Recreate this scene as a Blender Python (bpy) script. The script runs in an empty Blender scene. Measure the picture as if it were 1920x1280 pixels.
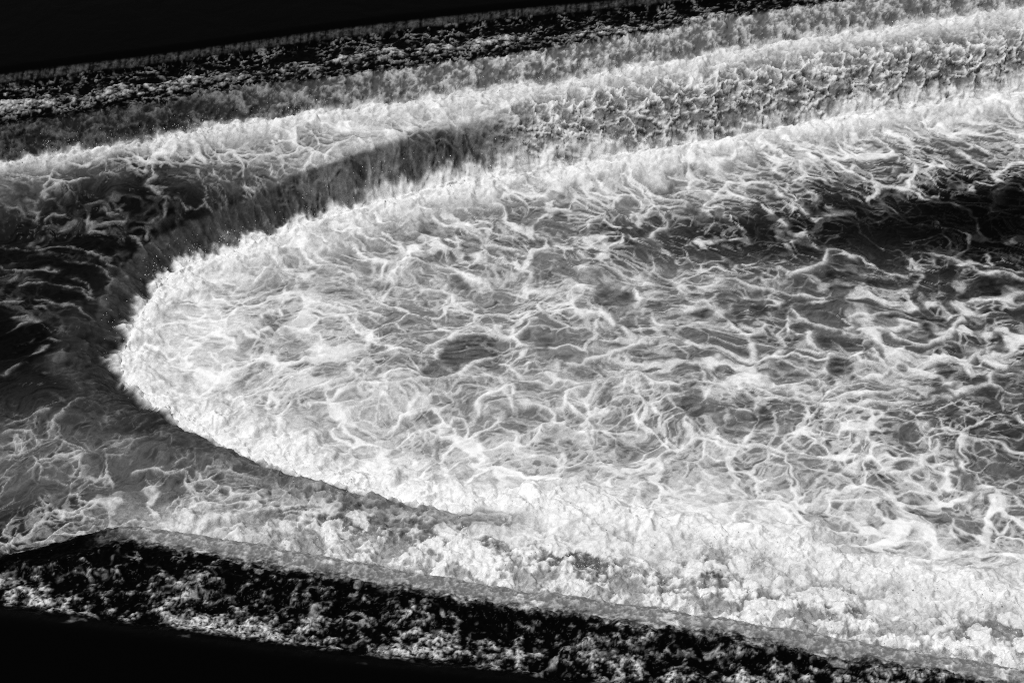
import bpy, math
import numpy as np

# ------------------------------------------------------------------ camera, sky, sun
scene = bpy.context.scene
C = scene.collection
CAM_H, PITCH, VFOV = 14.0, math.radians(38.0), math.radians(26.0)
cam_data = bpy.data.cameras.new('camera')
cam_data.sensor_fit = 'VERTICAL'
cam_data.angle = VFOV
cam_data.clip_end = 2000.0
cam = bpy.data.objects.new('camera', cam_data)
C.objects.link(cam)
cam.location = (0, 0, CAM_H)
cam.rotation_euler = (math.pi / 2 - PITCH, 0, 0)
scene.camera = cam

SUN_EL, SUN_AZ = math.radians(68), math.radians(-110)      # azimuth from +Y (away from camera), + to the right
world = bpy.data.worlds.new('World')
scene.world = world
world.use_nodes = True
wn, wl = world.node_tree.nodes, world.node_tree.links
wn.clear()
sky = wn.new('ShaderNodeTexSky')
sky.sky_type = 'NISHITA'
sky.sun_disc = False
sky.sun_elevation = SUN_EL
sky.sun_rotation = SUN_AZ
sky_bw = wn.new('ShaderNodeRGBToBW')
bg = wn.new('ShaderNodeBackground')
bg.inputs['Strength'].default_value = 0.06
wo = wn.new('ShaderNodeOutputWorld')
wl.new(sky.outputs['Color'], sky_bw.inputs[0])
wl.new(sky_bw.outputs[0], bg.inputs['Color'])
wl.new(bg.outputs[0], wo.inputs['Surface'])

sun_data = bpy.data.lights.new('sun', 'SUN')
sun_data.energy = 3.0
sun_data.angle = math.radians(10)
sun = bpy.data.objects.new('sun', sun_data)
C.objects.link(sun)
sun.rotation_euler = (-(math.pi / 2 - SUN_EL), 0, -SUN_AZ)   # light comes from azimuth SUN_AZ
sun.location = (0, 0, 30)

vs = scene.view_settings
vs.view_transform = 'Standard'
vs.look = 'None'
vs.exposure = 0.15
vs.gamma = 1.0
vs.use_curve_mapping = False
scene.cycles.use_denoising = False                        # the photograph is grainy
scene.cycles.pixel_filter_type = 'BLACKMAN_HARRIS'
scene.cycles.filter_width = 1.1

# ------------------------------------------------------------------ numeric helpers
F32 = np.float32
PW, PH = 1920.0, 1280.0
FPX = PH / 2 / math.tan(VFOV / 2)
SP, CP = math.sin(PITCH), math.cos(PITCH)

def at(px, py, z):
    """world point on the level z that stands where the photograph shows (px, py)"""
    px = np.asarray(px, float); py = np.asarray(py, float)
    a = (px - PW / 2) / FPX
    b = -(py - PH / 2) / FPX
    dx, dy, dz = a, CP + b * SP, -SP + b * CP
    k = (z - CAM_H) / dz
    return k * dx, k * dy

def smooth(a, b, x):
    t = np.clip((x - a) / (b - a), 0, 1)
    return t * t * (3 - 2 * t)

def mix(a, b, t):
    return a + (b - a) * t

def _hash(ix, iy, seed):
    h = (ix.astype(np.uint32) * np.uint32(374761393) + iy.astype(np.uint32) * np.uint32(668265263)
         + np.uint32((seed * 2246822519 + 3266489917) & 0xffffffff))
    h ^= h >> np.uint32(13); h *= np.uint32(1274126177)
    h ^= h >> np.uint32(16); h *= np.uint32(2654435761)
    h ^= h >> np.uint32(15)
    return h

def perlin(x, y, seed=0):
    x = x.astype(F32); y = y.astype(F32)
    ix = np.floor(x); iy = np.floor(y)
    fx = x - ix; fy = y - iy
    ix = ix.astype(np.int32); iy = iy.astype(np.int32)
    u = fx * fx * fx * (fx * (fx * 6 - 15) + 10)
    v = fy * fy * fy * (fy * (fy * 6 - 15) + 10)
    def g(dx, dy):
        h = _hash(ix + dx, iy + dy, seed)
        ang = (h & np.uint32(0xffff)).astype(F32) * F32(2 * math.pi / 65536)
        return np.cos(ang) * (fx - dx) + np.sin(ang) * (fy - dy)
    a = g(0, 0); b = g(1, 0); c = g(0, 1); d = g(1, 1)
    return (mix(mix(a, b, u), mix(c, d, u), v) * F32(1.45)).astype(F32)

def fbm(x, y, octaves=4, seed=0, gain=0.5, lac=2.03):
    s = np.zeros_like(x, dtype=F32); a = 1.0; f = 1.0; n = 0.0
    for o in range(octaves):
        s += F32(a) * perlin(x * F32(f) + F32(o * 17.3), y * F32(f) - F32(o * 9.1), seed + o)
        n += a; a *= gain; f *= lac
    return s / F32(n) * F32(1.5)

def billow(x, y, octaves=4, seed=0, gain=0.5):
    s = np.zeros_like(x, dtype=F32); a = 1.0; f = 1.0; n = 0.0
    for o in range(octaves):
        s += F32(a) * np.abs(perlin(x * F32(f) + F32(o * 7.7), y * F32(f) + F32(o * 3.1), seed + o))
        n += a; a *= gain; f *= 2.1
    return s / F32(n)

def worley(x, y, seed=0, jit=0.95):
    """F1, F2 and a random value of the nearest cell"""
    x = x.astype(F32); y = y.astype(F32)
    ix = np.floor(x).astype(np.int32); iy = np.floor(y).astype(np.int32)
    f1 = np.full(x.shape, 9.0, F32); f2 = np.full(x.shape, 9.0, F32); cid = np.zeros(x.shape, F32)
    for dx in (-1, 0, 1):
        for dy in (-1, 0, 1):
            h = _hash(ix + dx, iy + dy, seed)
            jx = (h & np.uint32(0x3ff)).astype(F32) / F32(1023) - F32(.5)
            jy = ((h >> np.uint32(10)) & np.uint32(0x3ff)).astype(F32) / F32(1023) - F32(.5)
            px = (ix + dx).astype(F32) + F32(.5) + jx * F32(jit) - x
            py = (iy + dy).astype(F32) + F32(.5) + jy * F32(jit) - y
            d = np.sqrt(px * px + py * py)
            near = d < f1
            f2 = np.where(near, f1, np.minimum(f2, d))
            f1 = np.where(near, d, f1)
            cid = np.where(near, ((h >> np.uint32(20)) & np.uint32(0x3ff)).astype(F32) / F32(1023), cid)
    return f1, f2, cid

def spline(pts, step=0.08):
    """Catmull-Rom through world points, resampled"""
    p = np.array(pts, float)
    p = np.vstack([2 * p[0] - p[1], p, 2 * p[-1] - p[-2]])
    out = []
    for i in range(1, len(p) - 2):
        p0, p1, p2, p3 = p[i - 1], p[i], p[i + 1], p[i + 2]
        n = max(2, int(np.linalg.norm(p2 - p1) / step))
        t = np.linspace(0, 1, n, endpoint=False)[:, None]
        out.append(.5 * ((2 * p1) + (-p0 + p2) * t + (2 * p0 - 5 * p1 + 4 * p2 - p3) * t ** 2
                         + (-p0 + 3 * p1 - 3 * p2 + p3) * t ** 3))
    out.append(p[-2][None])
    return np.vstack(out)

def curve(pix, z):
    x, y = at([p[0] for p in pix], [p[1] for p in pix], z)
    return spline(np.c_[x, y], 0.25)

def signed_dist(cv, X, Y):
    """distance to the polyline, positive on its left side (walking along it)"""
    shp = X.shape; X = X.ravel(); Y = Y.ravel()
    best = np.full(X.shape, 1e9); sg = np.ones(X.shape)
    for i in range(len(cv) - 1):
        ax, ay = cv[i]; bx, by = cv[i + 1]
        dx, dy = bx - ax, by - ay
        l2 = dx * dx + dy * dy + 1e-12
        t = np.clip(((X - ax) * dx + (Y - ay) * dy) / l2, 0, 1)
        ex = X - ax - t * dx; ey = Y - ay - t * dy
        d = ex * ex + ey * ey
        m = d < best
        best = np.where(m, d, best)
        sg = np.where(m, np.sign(dx * (Y - ay) - dy * (X - ax)), sg)
    return (np.sqrt(best) * np.where(sg == 0, 1, sg)).reshape(shp)

# ------------------------------------------------------------------ levels and lips of the weir
Z_POOL, Z_BOWL, Z_LOW, Z_UP, Z_RIVER = 0.0, 0.48, 0.88, 1.30, 1.51

# every lip is walked from far right round the left end to near right, so the pool lies on its left
E0 = curve([(2600, -196), (1920, -98), (1230, -13), (960, 13), (640, 49), (320, 94), (0, 135), (-400, 200), (-1100, 420), (-1300, 700), (-900, 1000),
            (-400, 1094), (0, 1147), (200, 1173), (600, 1229), (1000, 1277), (1500, 1342), (2200, 1440)], Z_RIVER)
E1 = curve([(2600, -130), (1920, -30), (1500, 28), (1280, 66), (960, 116), (640, 157), (400, 189), (300, 209), (130, 232), (0, 254), (-300, 305),
            (-800, 480), (-950, 700), (-700, 950), (-300, 1062), (0, 1018), (110, 992), (205, 964), (300, 970), (420, 985), (640, 1025), (960, 1079), (1280, 1122),
            (1600, 1176), (1920, 1229), (2500, 1335)], Z_UP)
EA = curve([(2600, -45), (1920, 88), (1500, 142), (1280, 180), (960, 236), (760, 272), (640, 296), (560, 312), (430, 318), (300, 326), (150, 330), (0, 336), (-300, 345), (-900, 380)], Z_LOW)
E2 = curve([(2600, -10), (1920, 112), (1500, 172), (1280, 212), (960, 262), (760, 303), (640, 335), (560, 358), (430, 404), (295, 450), (240, 500), (208, 547), (182, 602), (163, 652), (186, 702),
            (250, 748), (330, 783), (450, 834), (600, 884), (750, 920), (900, 950), (1200, 1010), (1500, 1075), (1920, 1160), (2500, 1290)], Z_BOWL)

# ------------------------------------------------------------------ the sheet of water: a world-space grid, finer towards the near bank and on the falls
QUAL = 1.0
NU, NV = int(1230 * QUAL), int(1150 * QUAL)
Y0, Y1 = 7.6, 31.0

def coarse_fields():
    gx = np.arange(-22, 22.01, 0.1); gy = np.arange(6.5, 34.01, 0.1)
    X, Y = np.meshgrid(gx, gy)
    return gx, gy, [signed_dist(c, X, Y) for c in (E0, E1, EA, E2)]
GX, GY, GF = coarse_fields()

def lookup(field, x, y):
    fx = np.clip((x - GX[0]) / 0.1, 0, len(GX) - 1.001); fy = np.clip((y - GY[0]) / 0.1, 0, len(GY) - 1.001)
    ix = fx.astype(int); iy = fy.astype(int); u = fx - ix; v = fy - iy
    return (field[iy, ix] * (1 - u) * (1 - v) + field[iy, ix + 1] * u * (1 - v)
            + field[iy + 1, ix] * (1 - u) * v + field[iy + 1, ix + 1] * u * v)

def drop(t, a, w, p=1.9):
    return np.clip((t + a) / (w + a), 0, 1) ** p

def far_weight(y):
    return smooth(17.5, 19.5, y)

def base_height(x, y):
    t0, t1, ta, t2 = (lookup(f, x, y) for f in GF)
    h = Z_RIVER - (Z_RIVER - Z_UP) * drop(t0, .25, .30)
    nb = smooth(18.5, 15.5, y)                            # the near falls are steeper
    d1 = drop(t1, .30, mix(.32, .15, nb), mix(1.9, 2.4, nb))
    h -= (Z_UP - Z_LOW) * d1
    # the low ledge stands higher on the far side and breaks again at EA; the near one lies at the bowl's level
    left = smooth(640, 300, 960 + x / np.maximum(y, 1) * 2300)
    h -= (Z_LOW - Z_BOWL) * drop(ta, .30, mix(.28, 1.25, left), 1.7) * d1
    # the near ledge's lip sinks into the boil towards the right
    melt = smooth(-.9, 1.6, x) * smooth(18.5, 16.5, y)
    ls = smooth(19.5, 17.0, y) * smooth(-5.7, -4.5, x)
    h -= Z_BOWL * drop(t2, mix(.35, .9, melt), mix(mix(.36, .12, ls), 2.2, melt), mix(mix(1.9, 2.5, ls), 1.15, melt))
    return h, t0, t1, ta, t2

def grid():
    yy = np.linspace(Y0, Y1, 3000)
    sl = np.sqrt(yy ** 2 + CAM_H ** 2)
    uu = np.linspace(-1, 1, NU)
    half = 0.48                                           # half width per metre of slant distance
    UU, YY = np.meshgrid(uu[::8], yy)
    XX = UU * half * np.sqrt(YY ** 2 + CAM_H ** 2)
    h = base_height(XX, YY)[0]
    slope = np.abs(np.gradient(h, yy, axis=0))
    dens = (CAM_H / sl / sl)[:, None] * (1 + 0.9 * np.minimum(slope, 3.0) * np.clip((yy - 14) / 6, .25, 1)[:, None])
    k = np.ones(61) / 61                                  # keep neighbouring rows alike
    pad = np.pad(dens, ((0, 0), (3, 3)), 'edge')
    dens = sum(pad[:, i:i + dens.shape[1]] for i in range(7)) / 7
    dens = np.apply_along_axis(lambda c: np.convolve(np.pad(c, 30, 'edge'), k, 'valid'), 0, dens)
    cum = np.cumsum(dens, 0); cum = (cum - cum[0]) / (cum[-1] - cum[0])
    rows = np.linspace(0, 1, NV)
    Yc = np.stack([np.interp(rows, cum[:, j], yy) for j in range(cum.shape[1])], 1)
    Y = np.stack([np.interp(uu, uu[::8], Yc[i]) for i in range(NV)], 0)
    X = uu[None, :] * half * np.sqrt(Y ** 2 + CAM_H ** 2)
    return X, Y

X, Y = grid()
H, T0, T1, TA, T2 = base_height(X, Y)
x32, y32 = X.astype(F32), Y.astype(F32)

# ------------------------------------------------------------------ patterns of foam and wave
# warped coordinates
far = smooth(17.0, 19.5, Y)
rag = .13 * fbm(x32 * 2.3, y32 * 2.3, 4, 15, .6) + .022 * fbm(x32 * 11, y32 * 11, 3, 16, .6)
T2S = T2
lipside = (1 - far) * smooth(-5.7, -4.5, X)            # where the lip hides its own fall from the near bank
T2 = T2 + rag * mix(1.25, .6, lipside)
meltX = smooth(-.9, 1.2, X) * (1 - far)
cl = lipside * (1 - meltX)
T1S = T1
T1 = T1 + rag * .8 * smooth(.0, .3, T1)
wx = fbm(x32 * .55, y32 * .55, 4, 11); wy = fbm(x32 * .55 + 40, y32 * .55 - 13, 4, 12)
wx2 = fbm(x32 * 2.2, y32 * 2.2, 3, 13); wy2 = fbm(x32 * 2.2 + 9, y32 * 2.2 + 31, 3, 14)
ax = x32 + .55 * wx + .10 * wx2
ay = y32 + .55 * wy + .10 * wy2

grain = fbm(x32 * 9, y32 * 11, 4, 41, .6)
fb = fbm(ax * 1.4, ay * 1.7, 5, 42, .55)

hf = fbm(x32 * 22, y32 * 22, 3, 83, .7)

def net(cell, seed, width, rot=0.0, stretch=1.0, coords=None):
    """web of ropes round cells; returns ridge value and cell value"""
    a, b = coords if coords is not None else (ax, ay)
    c, s = math.cos(rot), math.sin(rot)
    p = (a * c + b * s) / (cell * stretch); q = (-a * s + b * c) / cell
    f1, f2, cid = worley(p, q, seed)
    return np.exp(-(f2 - f1) / width), cid, f1

def ctrl(points, default, power=2.2, soft=0.35):
    """smooth field through world points: (px, py, level, value, reach)"""
    gx = np.arange(-16, 16.01, 0.2); gy = np.arange(7, 32.01, 0.2)
    A, B = np.meshgrid(gx, gy)
    num = np.full(A.shape, default * 0.02); den = np.full(A.shape, 0.02)
    for px, py, z, val, reach in points:
        cx, cy = at(px, py, z)
        w = np.exp(-(((A - cx) ** 2 + (B - cy) ** 2) / (reach * reach)))
        num += w * val; den += w
    fld = num / den
    fx = np.clip((X - gx[0]) / .2, 0, len(gx) - 1.001); fy = np.clip((Y - gy[0]) / .2, 0, len(gy) - 1.001)
    ix = fx.astype(int); iy = fy.astype(int); u = fx - ix; v = fy - iy
    return (fld[iy, ix] * (1 - u) * (1 - v) + fld[iy, ix + 1] * u * (1 - v) + fld[iy + 1, ix] * (1 - u) * v + fld[iy + 1, ix + 1] * u * v).astype(F32)

# how much foam lies on the pool, and how milky (aerated) the water under it is
P = 0.0
cover = ctrl([
    (300, 640, P, .80, 1.2), (420, 560, P, .78, 1.2), (560, 480, P, .74, 1.2), (380, 760, P, .85, 1.2), (560, 640, P, .60, 1.5), (620, 560, P, .52, 1.5),
    (700, 430, P, .66, 1.2), (820, 440, P, .42, 1.0), (980, 430, P, .42, 1.0), (900, 540, P, .52, 1.2), (760, 600, P, .5, 1.2), (870, 660, P, .25, .7),  # last point thins the foam to paint the swell's shaded side
    (600, 760, P, .62, 1.2), (780, 790, P, .55, 1.2), (950, 780, P, .52, 1.2), (650, 840, P, .88, 1.0), (850, 880, P, .9, 1.0), (1050, 870, P, .62, 1.0),
    (1150, 340, P, .62, 1.2), (1250, 420, P, .42, 1.0), (1350, 330, P, .66, 1.2), (1550, 270, P, .72, 1.2), (1750, 220, P, .7, 1.3), (1900, 210, P, .7, 1.0),
    (1450, 370, P, .42, 1.0), (1650, 325, P, .52, .8), (1800, 300, P, .42, .8), (1150, 448, P, .14, .5), (1230, 440, P, .08, .6), (1310, 435, P, .06, .6), (1400, 440, P, .04, .7), (1480, 450, P, .04, .6), (1550, 410, P, .03, .9), (1640, 390, P, .03, .6), (1650, 440, P, .04, .6), (1750, 415, P, .0, 1.0), (1900, 410, P, .0, 1.1),
    (1250, 520, P, .36, 1.2), (1450, 520, P, .26, 1.1), (1650, 500, P, .2, 1.0), (1850, 520, P, .22, 1.0), (1150, 560, P, .5, 1.2), (1120, 650, P, .55, 1.2),
    (1350, 620, P, .5, 1.3), (1550, 620, P, .46, 1.3), (1750, 620, P, .42, 1.3), (1900, 640, P, .28, 1.2), (1900, 740, P, .3, 1.2), (1700, 740, P, .42, 1.2), (1500, 740, P, .5, 1.2), (1300, 740, P, .55, 1.2),
    (1150, 800, P, .6, 1.2), (1350, 850, P, .72, 1.2), (1550, 850, P, .75, 1.2), (1750, 830, P, .4, 1.0), (1900, 830, P, .15, 1.0), (1850, 900, P, .45, 1.0), (1700, 930, P, .62, 1.0),
    (1450, 940, P, .85, 1.2), (1200, 950, P, .95, 1.2), (1000, 940, P, .9, 1.0), (1600, 1000, P, .8, 1.2), (1850, 1000, P, .68, 1.2), (1850, 1080, P, .8, 1.2),
], .5)
milk = ctrl([
    (300, 640, P, .9, 1.5), (600, 560, P, .82, 2.0), (870, 660, P, .5, .7), (850, 450, P, .7, 1.0), (1000, 440, P, .6, 1.0), (700, 720, P, .85, 2.0), (1000, 850, P, .85, 2.0),  # the low small-reach point darkens the swell, shade put into the colour
    (1200, 340, P, .8, 1.5), (1550, 270, P, .72, 1.5), (1850, 210, P, .62, 1.3), (1150, 448, P, .12, .5), (1230, 440, P, .05, .6), (1310, 435, P, .04, .6), (1400, 440, P, .03, .7), (1480, 450, P, .03, .6), (1550, 400, P, .03, 1.0), (1640, 380, P, .03, .9), (1800, 375, P, .03, 1.0), (1800, 430, P, .0, 1.6), (1920, 420, P, .0, 1.6),
    (1200, 560, P, .6, 1.5), (1450, 530, P, .3, 1.0), (1650, 500, P, .18, 1.0), (1850, 520, P, .12, 1.0), (1400, 640, P, .55, 1.5), (1650, 640, P, .45, 1.3), (1900, 640, P, .25, 1.3), (1900, 800, P, .22, 1.3), (1600, 560, P, .42, .8), (1780, 560, P, .34, .8),
    (1350, 780, P, .55, 1.3), (1650, 760, P, .42, 1.2), (1500, 900, P, .9, 1.5), (1800, 950, P, .6, 1.2), (1200, 960, P, .95, 1.5), (1800, 1060, P, .8, 1.5),
], .5)

# ropes and cells
# filaments drawn out along the flow (from both falls towards the axis of the pool, then down river)
def streak(rot, seed):
    c, s = math.cos(rot), math.sin(rot)
    p = (x32 * c + y32 * s) + .25 * wx; q = (-x32 * s + y32 * c) + .25 * wy
    return 1 - np.abs(fbm(p * .9, q * 4.2, 4, seed)) * 1.6
toward_far = smooth(1.5, 5.5, np.abs(T2)) * 0
yn = smooth(17.6, 16.2, Y); yf = smooth(18.6, 20.2, Y)
st = (yf * streak(-.75, 31) + yn * streak(.65, 32) + (1 - yf - yn).clip(0, 1) * streak(.05, 33)).astype(F32)

# the largest ropes and the open eyes between them, plus the swell's painted shade, where the photograph shows them
def seg_dist(pts, z, reach, step=.12):
    gx, gy = at([p[0] for p in pts], [p[1] for p in pts], z)
    cv = spline(np.c_[gx, gy], step)
    out = []
    sel = (X > cv[:, 0].min() - reach) & (X < cv[:, 0].max() + reach) & (Y > cv[:, 1].min() - reach) & (Y < cv[:, 1].max() + reach)
    idx = np.nonzero(sel.ravel())[0]
    px = (x32 + .10 * wx2 + .04 * grain).ravel()[idx]; py = (y32 + .10 * wy2 + .04 * grain).ravel()[idx]
    d = np.abs(signed_dist(cv, px.astype(float), py.astype(float)))
    return idx, d

def draw_ropes(ropes, z, width=.045):
    r = np.zeros(X.size); 
    for k, pts in enumerate(ropes):
        zz = z(pts) if callable(z) else z
        idx, d = seg_dist(pts, zz, .4)
        w = width * (1 + .5 * wx2.ravel()[idx] + .5 * fb.ravel()[idx]).clip(.35, 2)
        val = np.exp(-(d / w) ** 2) + .25 * np.exp(-(d / (2.6 * w)) ** 2)
        r[idx] = np.maximum(r[idx], val)
    return r.reshape(X.shape)

def draw_eyes(eyes, z):
    hole = np.zeros(X.shape); rim = np.zeros(X.shape)
    for cx, cy, rx, ry, rot, k in eyes:
        x0, y0 = at(cx, cy, z)
        xa, _ = at(cx + rx, cy, z); _, yb = at(cx, cy - ry, z)
        a, b = abs(xa - x0), abs(yb - y0)
        m = (np.abs(X - x0) < 2.5 * max(a, b)) & (np.abs(Y - y0) < 2.5 * max(a, b))
        c, s_ = math.cos(rot), math.sin(rot)
        dx = (X[m] - x0) + .10 * wx2[m] * 1.2 * min(1, a * 2); dy = (Y[m] - y0) + .10 * wy2[m] * min(1, b * 2)
        q = np.sqrt(((dx * c + dy * s_) / a) ** 2 + ((-dx * s_ + dy * c) / b) ** 2)
        hole[m] = np.maximum(hole[m], k * smooth(1.08, .72, q))
        rim[m] = np.maximum(rim[m], k * np.exp(-((q - 1.12) / .14) ** 2))
    return hole, rim

POOL_ROPES = [
    [(723,437),(750,457),(763,483),(797,493),(840,500),(883,513),(917,530),(923,547),(900,560),(867,563)],
    [(820,407),(847,417),(880,430),(903,443),(907,467),(910,487)],
    [(873,410),(907,437),(933,457),(967,468),(1000,473),(1027,467)], [(947,410),(990,430),(1020,447),(1027,463)],
    [(933,607),(940,623),(960,630),(977,620),(990,600),(1007,597)],
    [(667,727),(683,717),(727,717),(773,710),(807,703),(867,700),(893,673),(923,663),(950,660),(990,657)],
    [(797,653),(810,640),(840,633),(860,617),(880,607),(933,613)], [(697,547),(710,560),(727,573),(747,563)],
    [(730,807),(750,783),(773,763),(810,752)], [(880,787),(887,770),(907,747),(933,723),(960,720),(963,743)],
    [(813,823),(840,793),(853,773),(873,783),(880,807),(873,823)],
    [(973,817),(1017,797),(1047,773),(1067,753),(1073,730),(1097,720),(1130,710),(1173,707),(1200,697),(1223,713),(1273,720)],
    [(1273,630),(1227,633),(1187,643),(1160,657),(1113,670),(1073,683)],
    [(1063,560),(1070,543),(1087,537),(1110,534)], [(1187,543),(1203,557),(1187,573)],
    [(960,753),(1000,753),(1033,767),(1047,773)], [(1067,753),(1110,800),(1105,850),(1135,890)], [(1100,830),(1090,790),(1120,760)],
    [(1323,510),(1370,517),(1413,530),(1453,540),(1487,553),(1547,563)],
    [(1480,580),(1513,597),(1557,613),(1600,627),(1633,613),(1657,617),(1697,633),(1723,643),(1760,637),(1783,620),(1790,603),(1810,593)],
    [(1717,470),(1740,477),(1773,473),(1810,490),(1833,503),(1860,510),(1883,508),(1913,520)],
    [(1480,517),(1513,503),(1547,487),(1557,467),(1580,470),(1600,480)], [(1520,617),(1527,653),(1547,667),(1540,690)],
    [(1440,730),(1487,743),(1533,753),(1563,758),(1613,760),(1647,757),(1687,753),(1727,743),(1780,733)],
    [(1580,750),(1590,737),(1627,740),(1663,733),(1697,730)], [(1450,713),(1493,717),(1533,710),(1553,723)],
    [(1787,727),(1827,720),(1867,720),(1890,730),(1913,727)], [(1840,657),(1823,673),(1827,690)], [(1867,687),(1863,707),(1867,717)],
    [(1758,827),(1754,845),(1730,848),(1722,873),(1684,887)], [(1640,655),(1660,690),(1640,705),(1620,715)],
    [(1420,260),(1460,280),(1493,300),(1467,303)], [(1547,243),(1580,267),(1597,290)], [(1630,247),(1663,273),(1680,287)],
    [(1327,290),(1343,310),(1360,333)], [(1443,343),(1467,363),(1493,383),(1513,397)], [(1760,263),(1787,273),(1820,290)], [(1175,330),(1215,350),(1250,370),(1290,380)],
    [(1060,350),(1100,375),(1130,400),(1105,420)], [(1190,400),(1235,395),(1250,420),(1225,440)],
    [(560,740),(600,725),(640,720),(680,700)], [(600,560),(640,580),(680,580),(720,590)], [(480,520),(540,500),(600,495),(660,500)],
    [(600,440),(650,455),(690,480),(740,500)], [(380,600),(430,620),(470,610),(510,640)],
]
POOL_EYES = [
    (880,652,66,30,.35,1.0), (830,685,44,18,.3,1.0), (1012,456,30,11,-.3,.9), (955,452,32,11,-.3,.6), (885,455,26,17,-.4,.8), (820,425,42,13,-.4,.8), (760,445,42,12,-.3,.6), (800,480,30,9,-.4,.6),  # first two paint the shaded trough of the swell, not openings
    (1150,558,42,18,0,.8), (1185,555,18,10,0,.6), (1050,825,42,32,.3,.55), (1165,855,34,36,0,.55), (985,780,46,24,0,.5), (1080,790,22,14,0,.4), (760,790,40,18,.3,.45), (620,700,40,16,.2,.4), (700,660,34,12,.2,.4),
    (990,720,30,11,.2,.5), (985,625,12,14,0,.7), (1020,640,22,9,.5,.6), (560,640,36,22,0,.45), (500,640,30,26,0,.4), (520,600,30,12,0,.5), (640,550,40,14,0,.45), (560,535,36,12,.1,.4), (700,530,34,11,-.3,.5), (860,525,30,11,-.3,.6), (610,500,30,10,0,.5),
    (1325,577,20,10,0,.8), (1380,587,22,15,0,.8), (1423,582,22,13,-.2,.8), (1460,582,18,11,0,.7), (1437,630,25,11,-.4,.7), (1483,630,17,11,0,.8), (1507,613,20,14,-.3,.8), (1547,640,15,15,0,.8), (1590,643,16,7,0,.7),
    (1573,683,32,20,-.3,.9), (1640,657,22,20,0,.7), (1663,597,27,15,0,.8), (1753,600,34,20,0,.8), (1763,628,22,9,0,.7), (1693,687,12,8,0,.7), (1773,687,19,12,.2,.8), (1830,600,25,15,0,1), (1880,693,16,18,0,.8),
    (1573,510,30,7,.1,.9), (1653,527,30,9,-.1,.8), (1807,557,15,7,0,.9), (1863,537,30,12,-.2,.9), (1397,747,24,17,0,.7), (1427,777,24,17,-.3,.7), (1370,800,25,17,0,.6), (1300,760,26,22,0,.7), (1487,750,18,9,0,.6), (1790,783,18,13,0,.7),
    (1590,330,30,12,-.3,.8), (1540,345,20,9,-.2,.7), (1670,300,16,6,-.3,.7), (1800,295,22,9,-.2,.8), (1760,255,22,9,-.4,.5), (1480,285,36,12,-.5,.5), (1410,290,30,14,-.4,.4), (1570,270,26,10,-.6,.5), (1650,265,22,9,-.6,.5),
    (1240,350,34,11,-.3,.6), (1320,320,26,10,-.4,.5), (1180,375,22,8,-.3,.5), (1225,410,26,10,0,.6), (1290,395,22,8,-.2,.6), (1090,400,22,9,-.3,.6), (1130,425,22,10,-.2,.6), (1050,370,26,10,-.3,.5),
    (1580,955,22,10,-.4,.7), (1720,960,26,9,-.5,.8), (1760,980,14,8,-.4,.6), (1640,985,18,12,0,.5), (1810,1030,24,16,0,.5), (1640,1065,14,14,0,.6), (1700,870,22,10,.3,.8), (1840,940,20,10,0,.6),
]
pool_rope = draw_ropes(POOL_ROPES, .03, .035)
pool_hole, pool_rim = draw_eyes(POOL_EYES, .03)
fil = 1 - np.abs(fbm((ax * .8 + ay * .5) * 2.2 + .3 * wx2, (ay * .9 - ax * .45) * 7.0 + .3 * wy2, 4, 34, .6)) * 1.7

# the film of foam with round and oval openings of many sizes, drawn out along the flow
def strands(cell, seed, e0, rot, stretch, sel, soft):
    """foam left between the openings: 1 on a strand, 0 inside an opening"""
    cs, sn = math.cos(rot), math.sin(rot)
    k = min(1.0, cell * 1.5)
    a = (x32 + .34 * wx + .12 * wx2 * k + .02 * grain)[sel]; b = (y32 + .34 * wy + .15 * wy2 * k + .02 * grain)[sel]
    p = (a * cs + b * sn) / (cell * stretch); q = (-a * sn + b * cs) / cell
    f1, f2, cid = worley(p, q, seed)
    e = e0[sel] + (cid - .5) * .12
    return (1 - smooth(e, e + soft, f2 - f1)).astype(F32)

patch = fbm(ax * .9, ay * 1.1, 3, 43)
patch2 = fbm(ax * 1.9 + 5, ay * 2.2, 3, 44)
patch3 = fbm(ax * 2.6 - 8, ay * 3.0, 3, 45)
def film(c, where, sizes=(.86, .38, .165)):
    out = np.zeros(X.shape, F32)
    mid = (1 - yf - yn).clip(0, 1); rx = smooth(.5, 2.5, X)
    ws = [(yf, -.62, 1.7, 200), (yn, .55, 1.25, 300), (mid * (1 - rx), .0, 1.35, 400), (mid * rx, -.10, 2.2, 500)]
    brk = smooth(-.35, .25, patch3 + (c - .28) * 2.2)                    # strands tear where there is little foam
    for w, rot, stc, sd in ws:
        sel = (w > .002) & where
        s1 = strands(sizes[0], sd + 1, -.01 + .075 * c + .06 * patch2, rot, stc, sel, .085)
        s2 = strands(sizes[1], sd + 2, -.045 + .13 * c + .09 * patch, rot, stc, sel, .13)
        s3 = strands(sizes[2], sd + 3, -.11 + .20 * c + .13 * patch2, rot, stc * .9, sel, .22)
        m1_ = (.75 + .35 * patch3)[sel].clip(.3, 1); m2_ = (.62 + .45 * patch2)[sel].clip(.15, 1); m3_ = (.40 + .55 * patch)[sel].clip(.05, .8)
        val = 1 - (1 - s1 * m1_) * (1 - s2 * m2_) * (1 - s3 * m3_)
        s4 = strands(.32, sd + 4, .0 + .26 * c + .26 * patch, rot, stc, sel, .14)
        s5 = strands(.13, sd + 5, .08 + .34 * c + .26 * patch2, rot, stc, sel, .2)
        val = np.maximum(val * (.92 + .08 * s4), s4 * s5 * (.14 + .40 * c[sel]).clip(0, .66))
        out[sel] += w[sel] * val
    return out * (.15 + .85 * brk)

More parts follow.
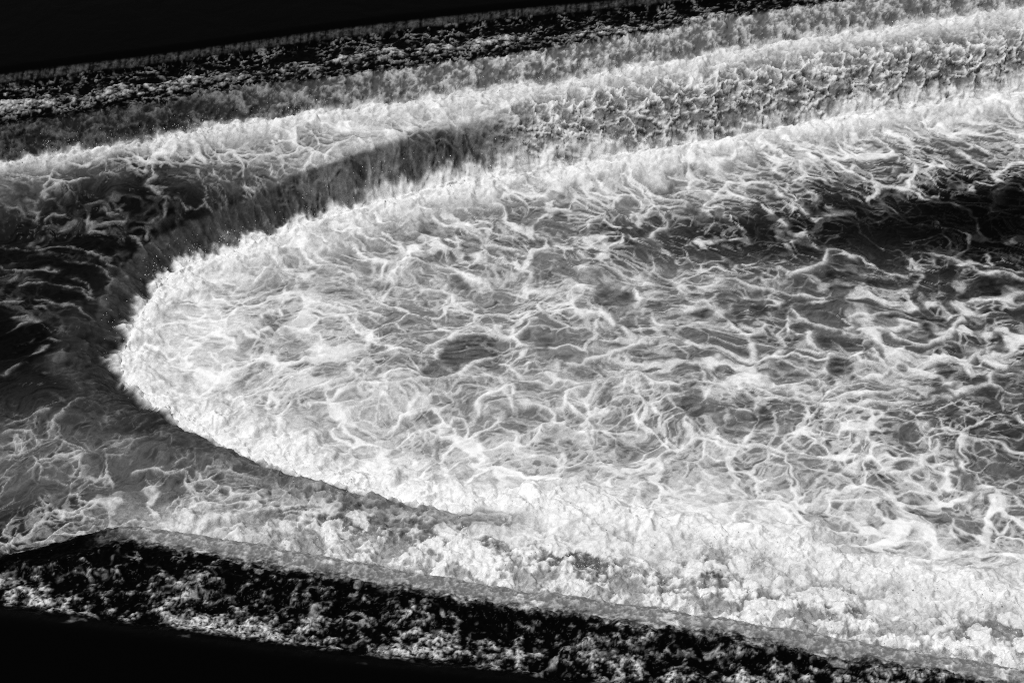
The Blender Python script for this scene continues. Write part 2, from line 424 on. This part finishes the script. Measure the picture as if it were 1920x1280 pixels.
cov_n = np.clip(cover + .09 * smooth(.5, -3.0, X) + (.16 * patch + .08 * fb) * smooth(-.05, .35, cover), -.2, 1.2).astype(F32)
lace = film(cov_n, T2 > .0)
lace *= 1 - pool_hole * (.92 - .25 * smooth(.2, .6, patch3))
fill = smooth(.66, 1.12, cov_n + .22 * (st - .5) + .12 * fb)
foam_pool = np.clip(lace * (.68 + .45 * cov_n), 0, 1)
foam_pool = np.maximum(foam_pool, fill * (.8 + .15 * grain))
foam_pool += .16 * (st - .55) * smooth(.1, .5, cov_n) + .07 * grain * smooth(.05, .3, foam_pool)
rope_noise = (.75 + .45 * fb + .35 * wx2).clip(.1, 1.1)
foam_pool = np.maximum(foam_pool, np.clip(pool_rope, 0, 1) * (.6 + .4 * cov_n.clip(0, 1)) * rope_noise)
foam_pool = np.clip(foam_pool + .05 * hf * smooth(.1, .5, foam_pool), 0, 1)
foam_pool *= mix(.10, 1.0, smooth(.0, .22, cov_n))

# breaking water at the foot of the falls
bil = billow(x32 * 2.1 + .3 * wx2, y32 * 2.1 + .3 * wy2, 5, 51, .55)
bil_f = billow(x32 * 6.5, y32 * 6.5, 4, 52, .6)
spike = (1 - np.abs(perlin(x32 * 5.5 + .6 * wx2, y32 * 5.5, 54))) ** 6 * (.5 + .5 * perlin(x32 * 3, y32 * 3, 55)).clip(0, 1)
ragged = .16 * fbm(x32 * 1.6, y32 * 1.6, 4, 53)
boil2 = smooth(mix(mix(.10, -1.1, meltX), .05, cl), mix(mix(.30, .5, meltX), .12, cl), T2 + ragged * .6 * (1 - cl)) * smooth(1.5, .40, T2 + ragged + .45 * patch + .25 * patch2)
foam_pool = np.maximum(foam_pool, boil2 * (.84 + .5 * (bil - .2) + .22 * grain + .14 * hf))

sp_ = fbm(x32 * 3.1, y32 * 3.1, 3, 84)
# ---- low ledge (bowl, far strip, near strip)
near_l2 = smooth(19.0, 17.5, Y)
boil1 = smooth(mix(.15, .08, near_l2), mix(.36, .16, near_l2), T1 + ragged * .5 * far) * smooth(mix(mix(.75, 1.25, smooth(-8.5, -3.0, X)), 1.5, near_l2), mix(mix(.38, .45, smooth(-8.5, -3.0, X)), .45, near_l2), T1 + ragged)
u_pix = 960 + X / np.sqrt(X * X * 0 + Y * Y + CAM_H ** 2) * FPX          # only a left-right measure
cov_l = ctrl([
    (60, 312, .9, .9, .5), (300, 285, .9, .85, .6), (60, 350, .75, .08, .6), (200, 350, .75, .08, .6), (340, 345, .75, .10, .5), (450, 345, .75, .14, .5), (540, 350, .75, .2, .4), (560, 260, .9, .74, 1.0), (760, 225, .9, .8, 1.0), (960, 205, .9, .66, 1.0), (1280, 150, .9, .62, 1.0), (1600, 105, .9, .58, 1.0), (1900, 50, .9, .52, 1.0),
    (450, 290, .9, .6, .8), (150, 318, .9, .6, .5), (100, 400, .5, .10, 1.0), (350, 380, .5, .12, 1.0), (150, 480, .5, .16, 1.0), (60, 520, .5, .18, .7), (250, 450, .5, .10, .8), (100, 620, .5, .05, 1.0), (60, 700, .5, .08, .8), (170, 600, .5, .12, .6),
    (60, 780, .5, .22, .8), (200, 800, .5, .18, .8), (100, 880, .5, .28, .8), (350, 850, .5, .16, .7), (300, 900, .5, .28, .7), (500, 900, .5, .28, .7), (700, 950, .5, .5, .7), (850, 990, .5, .66, .7),
    (30, 985, .5, .30, .4), (150, 970, .5, .55, .5), (400, 950, .5, .85, .7), (650, 1000, .5, .9, .7), (1000, 1050, .5, 1.0, .9), (1400, 1110, .5, 1.0, .9), (1800, 1180, .5, .98, .9), (1200, 1010, .5, 1.0, .9), (1600, 1080, .5, 1.0, .9),
], .4)
milk_shade_l = ctrl([
    (60, 300, .9, .7, 1.0), (500, 270, .9, .7, 1.2), (900, 210, .9, .7, 1.2), (1400, 130, .9, .6, 1.3), (1900, 60, .9, .5, 1.3), (60, 338, .8, .42, .35), (200, 334, .8, .42, .35), (350, 328, .8, .42, .35), (460, 325, .8, .34, .35), (150, 385, .6, .04, .6), (350, 375, .6, .03, .5), (460, 370, .6, .03, .4),  # the roll's pale top and black underside are shading painted in
    (100, 420, .5, .03, 1.0), (300, 400, .5, .03, 1.0), (100, 520, .5, .04, 1.0), (100, 650, .5, .02, 1.0), (60, 730, .5, .14, .6), (200, 760, .5, .18, .6), (100, 850, .5, .42, .9), (350, 860, .5, .40, .9), (600, 930, .5, .5, .9),
    (30, 990, .5, .12, .5), (900, 1000, .5, .75, 1.0), (1300, 1080, .5, .6, 1.0), (1800, 1160, .5, .6, 1.0),
], .3)
m1, mc1, _ = net(.62, 61, .075)
m2, mc2, _ = net(.27, 62, .11, coords=(ax + .1 * wx2, ay + .1 * wy2))
web_l = np.maximum(m1, m2 * (.3 + .5 * mc1))
LEDGE_ROPES = [
    [(0,805),(30,798),(53,803),(70,820)], [(60,830),(87,800),(100,780),(123,767),(133,750),(160,733),(187,727),(203,725)], [(0,788),(27,777),(63,767),(90,763)], [(60,815),(100,810),(140,825),(160,850)],
    [(0,490),(43,503),(77,497),(107,500)], [(33,527),(90,527),(143,533),(180,550),(207,560),(240,573),(260,590)], [(20,587),(77,590),(127,590),(160,600),(193,613),(213,627),(223,643)],
    [(143,507),(157,527),(187,547)], [(100,437),(150,423),(193,423),(233,433),(273,457)], [(280,473),(300,490),(317,510)], [(410,410),(423,437),(447,460)], [(0,625),(40,600),(75,590)], [(10,690),(60,660),(85,640)],
    [(100,323),(90,343),(83,370),(63,390),(53,407)], [(293,343),(297,357),(283,370),(320,383),(363,397),(390,387)], [(370,323),(383,347),(383,363),(403,380),(420,413)],
    [(500,307),(520,327),(540,350),(557,370),(563,397)], [(573,307),(577,347)], [(170,350),(197,337),(200,350),(187,360)], [(60,400),(120,375),(170,365)], [(610,310),(625,335),(640,370)], [(660,310),(690,345),(700,370)],
    [(0,560),(50,552),(110,560),(150,575),(190,590)], [(0,455),(60,462),(120,455),(170,470),(215,490)], [(30,640),(90,625),(130,640)], [(120,480),(165,485),(200,505),(225,530)], [(60,430),(110,412),(180,405),(250,415)],
    [(230,850),(240,830),(290,800),(320,812)], [(320,860),(340,850),(345,835)], [(250,880),(300,870),(330,880),(350,860)],
]
def ledge_z(pts):
    return .82 if pts[0][1] < 335 else .55
ledge_rope = draw_ropes(LEDGE_ROPES, ledge_z, .016)
v = .42 * ledge_rope + web_l * .60 * mix(.55, 1.0, smooth(.15, .4, cov_l)) + .30 * fb + .14 * grain + (cov_l - .45) * 1.35
foam_thin = smooth(.10, .85, v)
cl_n = np.clip(cov_l + (.20 * patch + .10 * fb) * smooth(0, .3, cov_l), -.2, 1.2).astype(F32)
lace_l = film(cl_n, (T1 > -.2) & (T2 < .7), (.64, .30, .14))
foam_l = np.clip(lace_l * (.50 + .55 * cl_n), 0, 1)
foam_l = np.maximum(foam_l, smooth(.62, 1.0, cl_n + .15 * fb) * (.8 + .15 * grain))
foam_l += .07 * grain * smooth(.05, .3, foam_l)
foam_l = np.maximum(foam_l, np.clip(ledge_rope, 0, 1) * (.4 + .5 * cl_n.clip(0, 1)) * rope_noise)
thin_l = np.maximum(foam_thin * .45 * smooth(.0, .5, patch2), np.clip(ledge_rope, 0, 1) * .26 * rope_noise * smooth(-.35, .3, patch3))
thin_l = np.maximum(thin_l, .30 * film(np.full(X.shape, .16, F32) + .12 * patch, (T1 > -.2) & (T2 < .4) & (cov_l < .34), (.7, .5, .4)) * smooth(-.1, .5, patch))
foam_l = np.clip(mix(thin_l, foam_l, smooth(.12, .30, cov_l)), 0, 1)
# heaped puffs of foam, shade in their hollows painted dark, at the foot of the near step
pf1, pf2, pcid = worley((x32 + .10 * wx2 + .04 * grain) / .27, (y32 + .10 * wy2 + .04 * grain) / .27, 65)
pg1, pg2, _ = worley((x32 + .05 * wx2 + .03 * grain) / .10, (y32 + .05 * wy2 + .03 * grain) / .10, 66)
puff = (1 - pf1 * pf1 * 1.3).clip(0, 1) * .6 + (1 - pg1 * pg1 * 1.4).clip(0, 1) * .4
puff_zone = smooth(.10, .2, T1) * smooth(2.1, 1.0, T1 + .6 * patch) * smooth(-4.2, -2.2, X) * (1 - far)
hollow_shade = smooth(.78, .50, .6 * puff + .16 + .30 * patch2 + .34 * sp_ + .18 * grain) * smooth(.25, .75, pcid + .2)
foam_l = mix(foam_l, (.88 - .80 * hollow_shade + .22 * grain + .20 * hf + .12 * patch).clip(0, 1), puff_zone * .9)
foam_l = np.maximum(foam_l, boil1 * (.70 + .7 * (bil - .25) + .26 * grain + .16 * hf) * mix(1.0, smooth(-5.9, -4.2, X) * .6, near_l2))

# ---- lumps of broken water on the far faces
arc = (Y + 1.15 * H * far - 1.15 * H * (1 - far)).astype(F32)
jx = fbm(x32 * 2.1, arc * 2.1, 4, 73, .6); jy = fbm(x32 * 2.1 + 7, arc * 2.1 + 5, 4, 74, .6)
lx = x32 + .24 * jx; lz = arc + .24 * jy
k1, kc1, kf1 = net(.42, 71, .11, coords=(lx, lz * .9))
k2, kc2, _ = net(.19, 72, .2, coords=(lx + .05 * jx, lz + .05 * jy))
lump_zone = smooth(-1.1, -.4, TA) * smooth(.48, .26, T2 + .6 * rag) * smooth(-.9, .6, X) * far
right_ness = smooth(-1.0, 1.5, X)

# ---- upper ledge
sp = fbm(x32 * 1.25, y32 * 1.5, 5, 81, .6)
sp2 = fbm(x32 * 5.5, y32 * 6.5, 4, 82, .65)
near_u = smooth(19, 15, Y)
foot0 = smooth(.75, 1.0, T0 + .2 * sp) * smooth(1.7, 1.1, T0 + .25 * sp)
foam_glint_far = .75 * smooth(.30, .95, .42 * sp + .62 * sp2 + .55 * foot0 - .14 + .36 * grain + .2 * (fil - .6) + .25 * smooth(-7.5, -10, X))
foot0n = smooth(.1, .3, T0) * smooth(1.35, .35, T0 + .3 * sp)
foam_u_near = smooth(.30, .95, .60 * sp + .55 * sp2 + .30 * grain + .42 * foot0n + .04) * (.42 + 1.25 * hf + .30 * grain).clip(0, .88)
crest_lines = smooth(.86, .99, 1 - np.abs(fbm(x32 * 3.6 + .3 * wx2, y32 * 6.0 + .3 * wy2, 3, 85, .6))) * smooth(-.2, .5, patch2 + .1)
foam_glint_far = np.maximum(foam_glint_far * (.62 + .7 * hf).clip(.1, 1), .24 * crest_lines)  # besides foam, the fine specks paint sky glints on the wavelets
near_lines = smooth(.88, .99, 1 - np.abs(fbm(x32 * 1.8 + .4 * wx2, y32 * 2.0 + .4 * wy2, 4, 86, .6))) * smooth(.1, .6, patch3 + .1)
foam_u_near = np.maximum(foam_u_near, .38 * near_lines * (.7 + .5 * hf).clip(0, 1))
foam_u = mix(foam_glint_far, foam_u_near, near_u)

# ------------------------------------------------------------------ put the zones together
in_pool = smooth(mix(mix(.20, -.7, meltX), .05, cl), mix(mix(.34, .6, meltX), .12, cl), T2 + .5 * patch * meltX)
in_low = smooth(mix(.18, .10, near_u), mix(.34, .18, near_u), T1) * (1 - in_pool)
in_up = smooth(.05, .28, T0) * (1 - smooth(mix(-.34, -.58, near_u), mix(-.2, -.36, near_u), T1 + .7 * rag + .07 * grain + .05 * hf))
river = 1 - smooth(-.05, .28, T0)

foam = np.zeros_like(H); aer = np.zeros_like(H)
foam += in_up * foam_u
aer += in_up * .01
# falls of the upper lip: a milky sheet
lip1 = smooth(mix(-.34, -.58, near_u), mix(-.2, -.36, near_u), T1 + .7 * rag + .07 * grain + .05 * hf) * (1 - smooth(mix(.18, .10, near_u), mix(.34, .18, near_u), T1))
lip1w = mix(1.0, smooth(at(150, 1000, 1.4)[0], at(300, 1000, 1.4)[0], X), near_u)
arc1 = (Y + 1.1 * H * far - 1.1 * H * (1 - far)).astype(F32)
fall_tex = fbm(x32 * 3.0 + .3 * wx2, arc1 * 2.2 + .3 * wy2, 5, 91, .62)
g1, g2, gc = worley((x32 + .16 * wx2 + .06 * grain) / .2, (arc1 + .16 * wy2 + .05 * grain) / .3, 92)
face_net = np.exp(-(g2 - g1) / .14)
f_far = smooth(.28, .88, .42 + .62 * fall_tex + .38 * grain + .16 * face_net + .22 * hf)
lft = smooth(-7.0, .5, X)
foam += lip1 * mix(f_far * mix(.10, .6, lft), (.08 + .30 * grain + .36 * hf + .22 * sp2 + .5 * smooth(.35, .8, sp_ + .4 * grain)).clip(0, 1), near_u) * lip1w
aer += lip1 * mix(mix(.13, .50, lft), .62, near_u) * lip1w
foam += in_low * foam_l + lip1 * (1 - lip1w) * foam_l * .6
aer += in_low * milk_shade_l * (.62 + .5 * fil) * (1 - .75 * puff_zone * hollow_shade)
# lower falls
crisp = far * smooth(-1.6, -2.6, X) + (1 - far) * smooth(-4.2, -5.2, X)
face_dark = smooth(mix(-.35, -.17, crisp), mix(-.05, -.09, crisp), T2S + .02 * grain + .03 * wx2) * (1 - in_pool)
foam += in_pool * foam_pool
aer += in_pool * milk * .86 * (1 - .5 * pool_hole) * (.66 + .45 * fil)
foam = np.clip(foam, 0, 1)
lumpfoam = smooth(.10, .85, k1 * .8 + k2 * .42 + .25 * fb + .25 * jy + .12 * kc1)
foam = mix(foam, lumpfoam * .9 + .05, lump_zone * .85)
aer = mix(aer, (.37 + .2 * jx).clip(.06, .8), lump_zone * .85)
# glassy faces left of the lumps
glass = face_dark * (1 - lump_zone) * np.maximum(far, crisp)
cx_, cy_ = at(640, 610, 0.0)
theta = np.arctan2(Y - cy_, X - cx_ - 0.0).astype(F32)
theta = np.where(theta < 0, theta + F32(2 * math.pi), theta)
fall_str = fbm(theta * 13 + .25 * wx2, T2S.astype(F32) * .9 + .3 * wy2, 5, 95, .62)
fall_fine = fbm(theta * 60, T2S.astype(F32) * 2.5, 3, 96, .6)
foam = mix(foam, smooth(.35, .95, .25 + .55 * fall_str + .2 * web_l + .10 * right_ness) * .32, glass * .85)
aer = mix(aer, (mix(.17, .27, crisp) + .15 * fall_str + .07 * fall_fine + .09 * grain + .06 * hf).clip(.02, 1), glass)
lipn = smooth(-.75, -.25, T2 + .25 * patch) * (1 - in_pool) * (1 - far) * smooth(.4, -1.6, X)
foam = mix(foam, foam * .30 + .05 * smooth(.3, .9, fall_fine), lipn); aer = mix(aer, (.40 + .16 * fall_str + .10 * fall_fine + .08 * grain).clip(.02, 1) * mix(.5, 1.1, smooth(-5.5, -2.5, X)), lipn)
# thin sheet over the crest
lip0 = smooth(-.02, .06, T0) * (1 - smooth(.14, .20, T0))
ticks = fbm(x32 * 13.0, y32 * .6, 3, 97, .7)
foam = mix(foam, smooth(-.6, 1.0, .7 * ticks + .7 * grain + .5 * hf) * .08, lip0 * far)
aer = mix(aer, .03, lip0 * far)
foam = mix(foam, smooth(.5, .9, sp) * .2, lip0 * (1 - far)); aer = mix(aer, .004, lip0 * (1 - far))

# ------------------------------------------------------------------ relief
D = np.zeros_like(H)                                       # along the normal
swell = fbm(x32 * .5, y32 * .6, 3, 101); chop = fbm(ax * 1.7, ay * 2.2, 4, 102, .5)
D += in_pool * (.07 * swell + .035 * chop + .016 * (foam_pool - .5) + .008 * grain)
D += in_pool * (.014 * pool_rope - .012 * pool_hole) * (1 - boil2)
D += 0.07 * spike * boil2 * smooth(1.0, .3, T2) + .05 * spike * boil1 * smooth(.9, .3, T1)
D += in_low * (.01 * ledge_rope + .03 * (foam_l - .4)) + puff_zone * (.09 * (puff - .5) + .08 * (bil - .2) + .03 * bil_f)
D += mix(1.0, smooth(.1, .55, T2), far) * in_pool * boil2 * (.10 + .26 * (bil - .15) + .06 * (bil_f - .2))
D += in_low * (.05 * swell + .05 * chop + .02 * lace_l + .012 * grain)
D += in_low * boil1 * (.06 + .22 * (bil - .15) + .08 * (bil_f - .2))
D += lump_zone * smooth(.40, .12, T2) * (.09 * (k1 - .35) * (.6 + .8 * kc1) + .035 * k2 + .04 * chop + .06 * jx)
D += lipn * (.045 * chop + .03 * wx2 + .02 * fall_str)
D += in_up * (.025 * crest_lines * far + .05 * sp + .035 * sp2 + .03 * bil_f + .05 * foot0)
D += .07 * spike * far * smooth(-.5, -.3, T1) * (1 - smooth(-.15, .0, T1)) 
D += lip1 * mix(.05 * fall_tex + .05 * face_net + .02 * grain, .022 * grain + .025 * chop + .02 * wx2 + .014 * hf, near_u)
D += glass * (.05 * fall_str + .02 * m1)
D += river * .003 * chop
D += lip0 * .006 * ticks

def normals(px, py, pz):
    du = np.stack([np.gradient(a, axis=1) for a in (px, py, pz)], -1)
    dv = np.stack([np.gradient(a, axis=0) for a in (px, py, pz)], -1)
    n = np.cross(du, dv)
    n /= np.linalg.norm(n, axis=-1, keepdims=True) + 1e-12
    return n
def blur_rows(a, r):
    p = np.pad(a, ((r, r), (0, 0)), 'edge'); c = np.cumsum(p, 0); c = np.vstack([np.zeros((1, a.shape[1])), c])
    return (c[2 * r + 1:] - c[:-2 * r - 1]) / (2 * r + 1)
NRM = normals(X, Y, blur_rows(blur_rows(H, 9), 9))          # rounded, so that the relief does not fold at the feet of the falls
steep = 0.75
PX = X + NRM[..., 0] * D * steep
PY = Y + NRM[..., 1] * D * steep
PZ = H + NRM[..., 2] * D

# ------------------------------------------------------------------ materials
def water_material(name, fine=60.0):
    m = bpy.data.materials.new(name); m.use_nodes = True
    n, l = m.node_tree.nodes, m.node_tree.links
    b = n['Principled BSDF']
    def attr(a):
        k = n.new('ShaderNodeAttribute'); k.attribute_name = a; return k.outputs['Fac']
    def math_(op, a, b_, clamp=False):
        k = n.new('ShaderNodeMath'); k.operation = op; k.use_clamp = clamp
        for i, s in enumerate((a, b_)):
            if isinstance(s, (int, float)): k.inputs[i].default_value = s
            else: l.new(s, k.inputs[i])
        return k.outputs[0]
    tc = n.new('ShaderNodeTexCoord')
    nz = n.new('ShaderNodeTexNoise'); nz.inputs['Scale'].default_value = fine; nz.inputs['Detail'].default_value = 4; nz.inputs['Roughness'].default_value = .7
    l.new(tc.outputs['Object'], nz.inputs['Vector'])
    nz2 = n.new('ShaderNodeTexNoise'); nz2.inputs['Scale'].default_value = 14; nz2.inputs['Detail'].default_value = 5; nz2.inputs['Roughness'].default_value = .65
    l.new(tc.outputs['Object'], nz2.inputs['Vector'])
    f = attr('foam'); a = attr('aeration')
    g = math_('MULTIPLY', math_('SUBTRACT', nz.outputs['Fac'], .5), .7)
    g2 = math_('MULTIPLY', math_('SUBTRACT', nz2.outputs['Fac'], .5), .6)
    # bubbles break up the half-covered water, not the bare or the solid white
    half = math_('MULTIPLY', math_('MULTIPLY', f, math_('SUBTRACT', 1.15, f)), 3.2)
    ff = math_('ADD', f, math_('MULTIPLY', half, math_('ADD', g, g2)), True)
    aa = math_('MULTIPLY', a, math_('ADD', 1.0, g), True)
    w_alb = math_('ADD', .001, math_('MULTIPLY', math_('POWER', aa, 1.5), .30))
    mixn = n.new('ShaderNodeMix'); mixn.data_type = 'FLOAT'
    l.new(ff, mixn.inputs[0]); l.new(w_alb, mixn.inputs[2]); mixn.inputs[3].default_value = .84
    l.new(mixn.outputs[0], b.inputs['Base Color'])
    rr = n.new('ShaderNodeMapRange'); l.new(ff, rr.inputs[0]); rr.inputs[3].default_value = .22; rr.inputs[4].default_value = .75
    l.new(rr.outputs[0], b.inputs['Roughness'])
    b.inputs['IOR'].default_value = 1.33
    b.inputs['Specular IOR Level'].default_value = .02
    bump = n.new('ShaderNodeBump'); bump.inputs['Strength'].default_value = .6; bump.inputs['Distance'].default_value = .015
    hh = math_('ADD', math_('MULTIPLY', nz2.outputs['Fac'], 1.0), math_('MULTIPLY', nz.outputs['Fac'], .35))
    hm = math_('MULTIPLY', hh, math_('ADD', .15, ff))
    l.new(hm, bump.inputs['Height']); l.new(bump.outputs[0], b.inputs['Normal'])
    return m
WATER = water_material('foaming_water')

# ------------------------------------------------------------------ objects
def mesh_from_faces(name, sel):
    """sel: boolean per grid quad"""
    qi, qj = np.nonzero(sel)
    a = qi * NU + qj
    quads = np.stack([a, a + 1, a + 1 + NU, a + NU], 1)
    used = np.unique(quads)
    remap = np.zeros(NU * NV, np.int32); remap[used] = np.arange(len(used), dtype=np.int32)
    quads = remap[quads]
    me = bpy.data.meshes.new(name)
    co = np.stack([PX.ravel()[used], PY.ravel()[used], PZ.ravel()[used]], 1).astype(F32)
    me.vertices.add(len(co)); me.vertices.foreach_set('co', co.ravel())
    me.loops.add(quads.size); me.loops.foreach_set('vertex_index', quads.ravel().astype(np.int32))
    me.polygons.add(len(quads))
    me.polygons.foreach_set('loop_start', np.arange(0, quads.size, 4, dtype=np.int32))
    me.polygons.foreach_set('use_smooth', np.ones(len(quads), bool))
    me.update(calc_edges=True)
    for nm, fld in (('foam', foam), ('aeration', aer)):
        at_ = me.attributes.new(nm, 'FLOAT', 'POINT')
        at_.data.foreach_set('value', fld.ravel()[used].astype(F32))
    me.materials.append(WATER)
    o = bpy.data.objects.new(name, me); C.objects.link(o)
    return o

def qm(a):
    return .25 * (a[:-1, :-1] + a[1:, :-1] + a[:-1, 1:] + a[1:, 1:])
q0, q1, qa, q2, qy, qx = (qm(a) for a in (T0, T1S, TA, T2S, Y, X))
isfar = qy > 17.8
z_pool = q2 > .36
z_f2 = (q2 > -.35) & ~z_pool
z_fa = (qa > -.35) & (qa < .36) & (q1 > .34) & isfar & ~z_pool & ~z_f2
z_low = (q1 > .34) & ~z_pool & ~z_f2 & ~z_fa
z_f1 = (q1 > -.32) & ~z_low & ~z_pool & ~z_f2 & ~z_fa
z_up = (q0 > .30) & ~z_f1 & ~z_low & ~z_pool & ~z_f2 & ~z_fa
z_f0 = (q0 > -.06) & (q0 <= .30) & ~z_f1
z_riv = ~(z_pool | z_f2 | z_fa | z_low | z_f1 | z_up | z_f0)

def structure(name, sel, label):
    o = mesh_from_faces(name, sel); o['kind'] = 'structure'; o['label'] = label
    return o
def fall(sel, label):
    o = mesh_from_faces('waterfall', sel); o['label'] = label; o['category'] = 'waterfall'; o['group'] = 'falls over the steps of the weir'
    return o
structure('river_water', z_riv, 'smooth black river water above the crest of the weir')
structure('pool_water', z_pool, 'white foaming pool below the weir with webs of foam')
structure('lower_ledge_water', z_low, 'foam-streaked water on the lower ledge of the weir')
structure('upper_ledge_water', z_up, 'dark choppy water with white specks on the upper ledge of the weir')
fall(z_f0 & isfar, 'thin grey sheet spilling over the far crest beside the black river')
fall(z_f0 & ~isfar, 'thin dark rim of water along the near crest above black water at bottom left')
fall(z_f1 & isfar, 'grey ragged curtain between the dark far ledge and white foam below')
fall(z_f1 & ~isfar, 'smooth grey band of water over the near step above dark foam-flecked water')
fall((z_f2 & isfar) | (z_fa & (qx > -2.5)), 'tall lumpy fall along the far side of the foaming pool')
fall(z_fa & (qx <= -2.5), 'dark rounded roll of water at left below the white foam strip')
fall(z_f2 & ~isfar, 'dark lip curving round the left tip and near side of the foaming pool')

# ------------------------------------------------------------------ drops thrown up along the feet of the falls
def drop_material():
    m = bpy.data.materials.new('spray_drops'); m.use_nodes = True
    n, l = m.node_tree.nodes, m.node_tree.links
    b = n['Principled BSDF']
    nz = n.new('ShaderNodeTexNoise'); nz.inputs['Scale'].default_value = 3
    rp = n.new('ShaderNodeMapRange'); rp.inputs[3].default_value = .62; rp.inputs[4].default_value = .9
    l.new(nz.outputs['Fac'], rp.inputs[0]); l.new(rp.outputs[0], b.inputs['Base Color'])
    b.inputs['Roughness'].default_value = .35
    return m
def spray(name, mask_p, count, size, lift, label, seed):
    rng = np.random.default_rng(seed)
    pr = mask_p.ravel() / mask_p.sum()
    idx = rng.choice(len(pr), count, p=pr)
    base = np.stack([PX.ravel()[idx], PY.ravel()[idx], PZ.ravel()[idx]], 1)
    base += rng.normal(0, .03, base.shape)
    base[:, 2] += np.abs(rng.normal(0, 1, count)) ** 1.6 * lift
    r = size * rng.lognormal(0, .45, count)
    octv = np.array([(1, 0, 0), (-1, 0, 0), (0, 1, 0), (0, -1, 0), (0, 0, 1.3), (0, 0, -1.3)], float)
    octf = np.array([(0, 2, 4), (2, 1, 4), (1, 3, 4), (3, 0, 4), (2, 0, 5), (1, 2, 5), (3, 1, 5), (0, 3, 5)])
    co = (base[:, None, :] + octv[None] * r[:, None, None]).reshape(-1, 3)
    fc = (octf[None] + (np.arange(count) * 6)[:, None, None]).reshape(-1, 3)
    me = bpy.data.meshes.new(name)
    me.vertices.add(len(co)); me.vertices.foreach_set('co', co.astype(F32).ravel())
    me.loops.add(fc.size); me.loops.foreach_set('vertex_index', fc.ravel().astype(np.int32))
    me.polygons.add(len(fc)); me.polygons.foreach_set('loop_start', np.arange(0, fc.size, 3, dtype=np.int32))
    me.polygons.foreach_set('use_smooth', np.ones(len(fc), bool))
    me.update(calc_edges=True)
    me.materials.append(DROPS)
    o = bpy.data.objects.new(name, me); C.objects.link(o)
    o['kind'] = 'stuff'; o['label'] = label; o['category'] = 'spray'
    return o
DROPS = drop_material()
inframe = (np.abs(X) < .40 * np.sqrt(Y * Y + CAM_H ** 2))
clump = smooth(.0, .8, fbm(x32 * 1.3, y32 * 1.3, 3, 121))
m_pool = inframe * np.exp(-((T2 - .30) / .16) ** 2) * (.15 + clump) * mix(.35, 1, far)
spray('spray', m_pool, 4200, .0036, .05, 'fine white drops thrown up where the lower falls hit the foaming pool', 5)
m_up = inframe * (np.exp(-((T1 - .30) / .15) ** 2) * far + .5 * lump_zone * smooth(.5, .9, k1)) * (.15 + clump)
spray('spray', m_up, 3600, .0036, .04, 'fine white drops over the far upper fall and the lumpy far fall', 6)
m_near = inframe * puff_zone * smooth(.5, .8, puff) * (.1 + clump)
spray('spray', m_near, 2500, .004, .04, 'fine white drops over the heaped foam behind the near grey band', 7)

# ------------------------------------------------------------------ the stone weir the water runs over
def stone_material():
    m = bpy.data.materials.new('wet_stone'); m.use_nodes = True
    n, l = m.node_tree.nodes, m.node_tree.links
    b = n['Principled BSDF']
    nz = n.new('ShaderNodeTexNoise'); nz.inputs['Scale'].default_value = 4; nz.inputs['Detail'].default_value = 6
    rp = n.new('ShaderNodeMapRange'); rp.inputs[3].default_value = .05; rp.inputs[4].default_value = .16
    l.new(nz.outputs['Fac'], rp.inputs[0]); l.new(rp.outputs[0], b.inputs['Base Color'])
    b.inputs['Roughness'].default_value = .4
    return m
STONE = stone_material()
def step_part(name, cv, top, bottom, depth, parent):
    """a solid step: its front face follows the lip, set back under the sheet of water"""
    d = np.gradient(cv, axis=0); d /= np.linalg.norm(d, axis=1, keepdims=True) + 1e-9
    nr = np.stack([-d[:, 1], d[:, 0]], 1)                 # towards the pool
    front = cv - nr * .30; back = cv - nr * depth
    n = len(cv); vs_ = []
    for p, z in ((front, top), (front, bottom), (back, bottom), (back, top)):
        vs_ += [(a, b, z) for a, b in p]
    fs = []
    for k in range(4):
        o1, o2 = k * n, ((k + 1) % 4) * n
        fs += [(o1 + i, o1 + i + 1, o2 + i + 1, o2 + i) for i in range(n - 1)]
    fs += [(0, n, 2 * n, 3 * n), (n - 1, 4 * n - 1, 3 * n - 1, 2 * n - 1)]
    me = bpy.data.meshes.new(name); me.from_pydata(vs_, [], fs); me.update(); me.materials.append(STONE)
    o = bpy.data.objects.new(name, me); C.objects.link(o); o.parent = parent
    return o
weir = bpy.data.objects.new('weir', None); C.objects.link(weir)
weir['label'] = 'horseshoe stepped stone weir lying under the falling water'; weir['category'] = 'weir'
step_part('crest', E0, Z_RIVER - .30, -1.2, .5, weir)
step_part('step', E1, Z_UP - .35, -1.2, .5, weir)
step_part('step', E2, Z_BOWL - .42, -1.2, .3, weir)
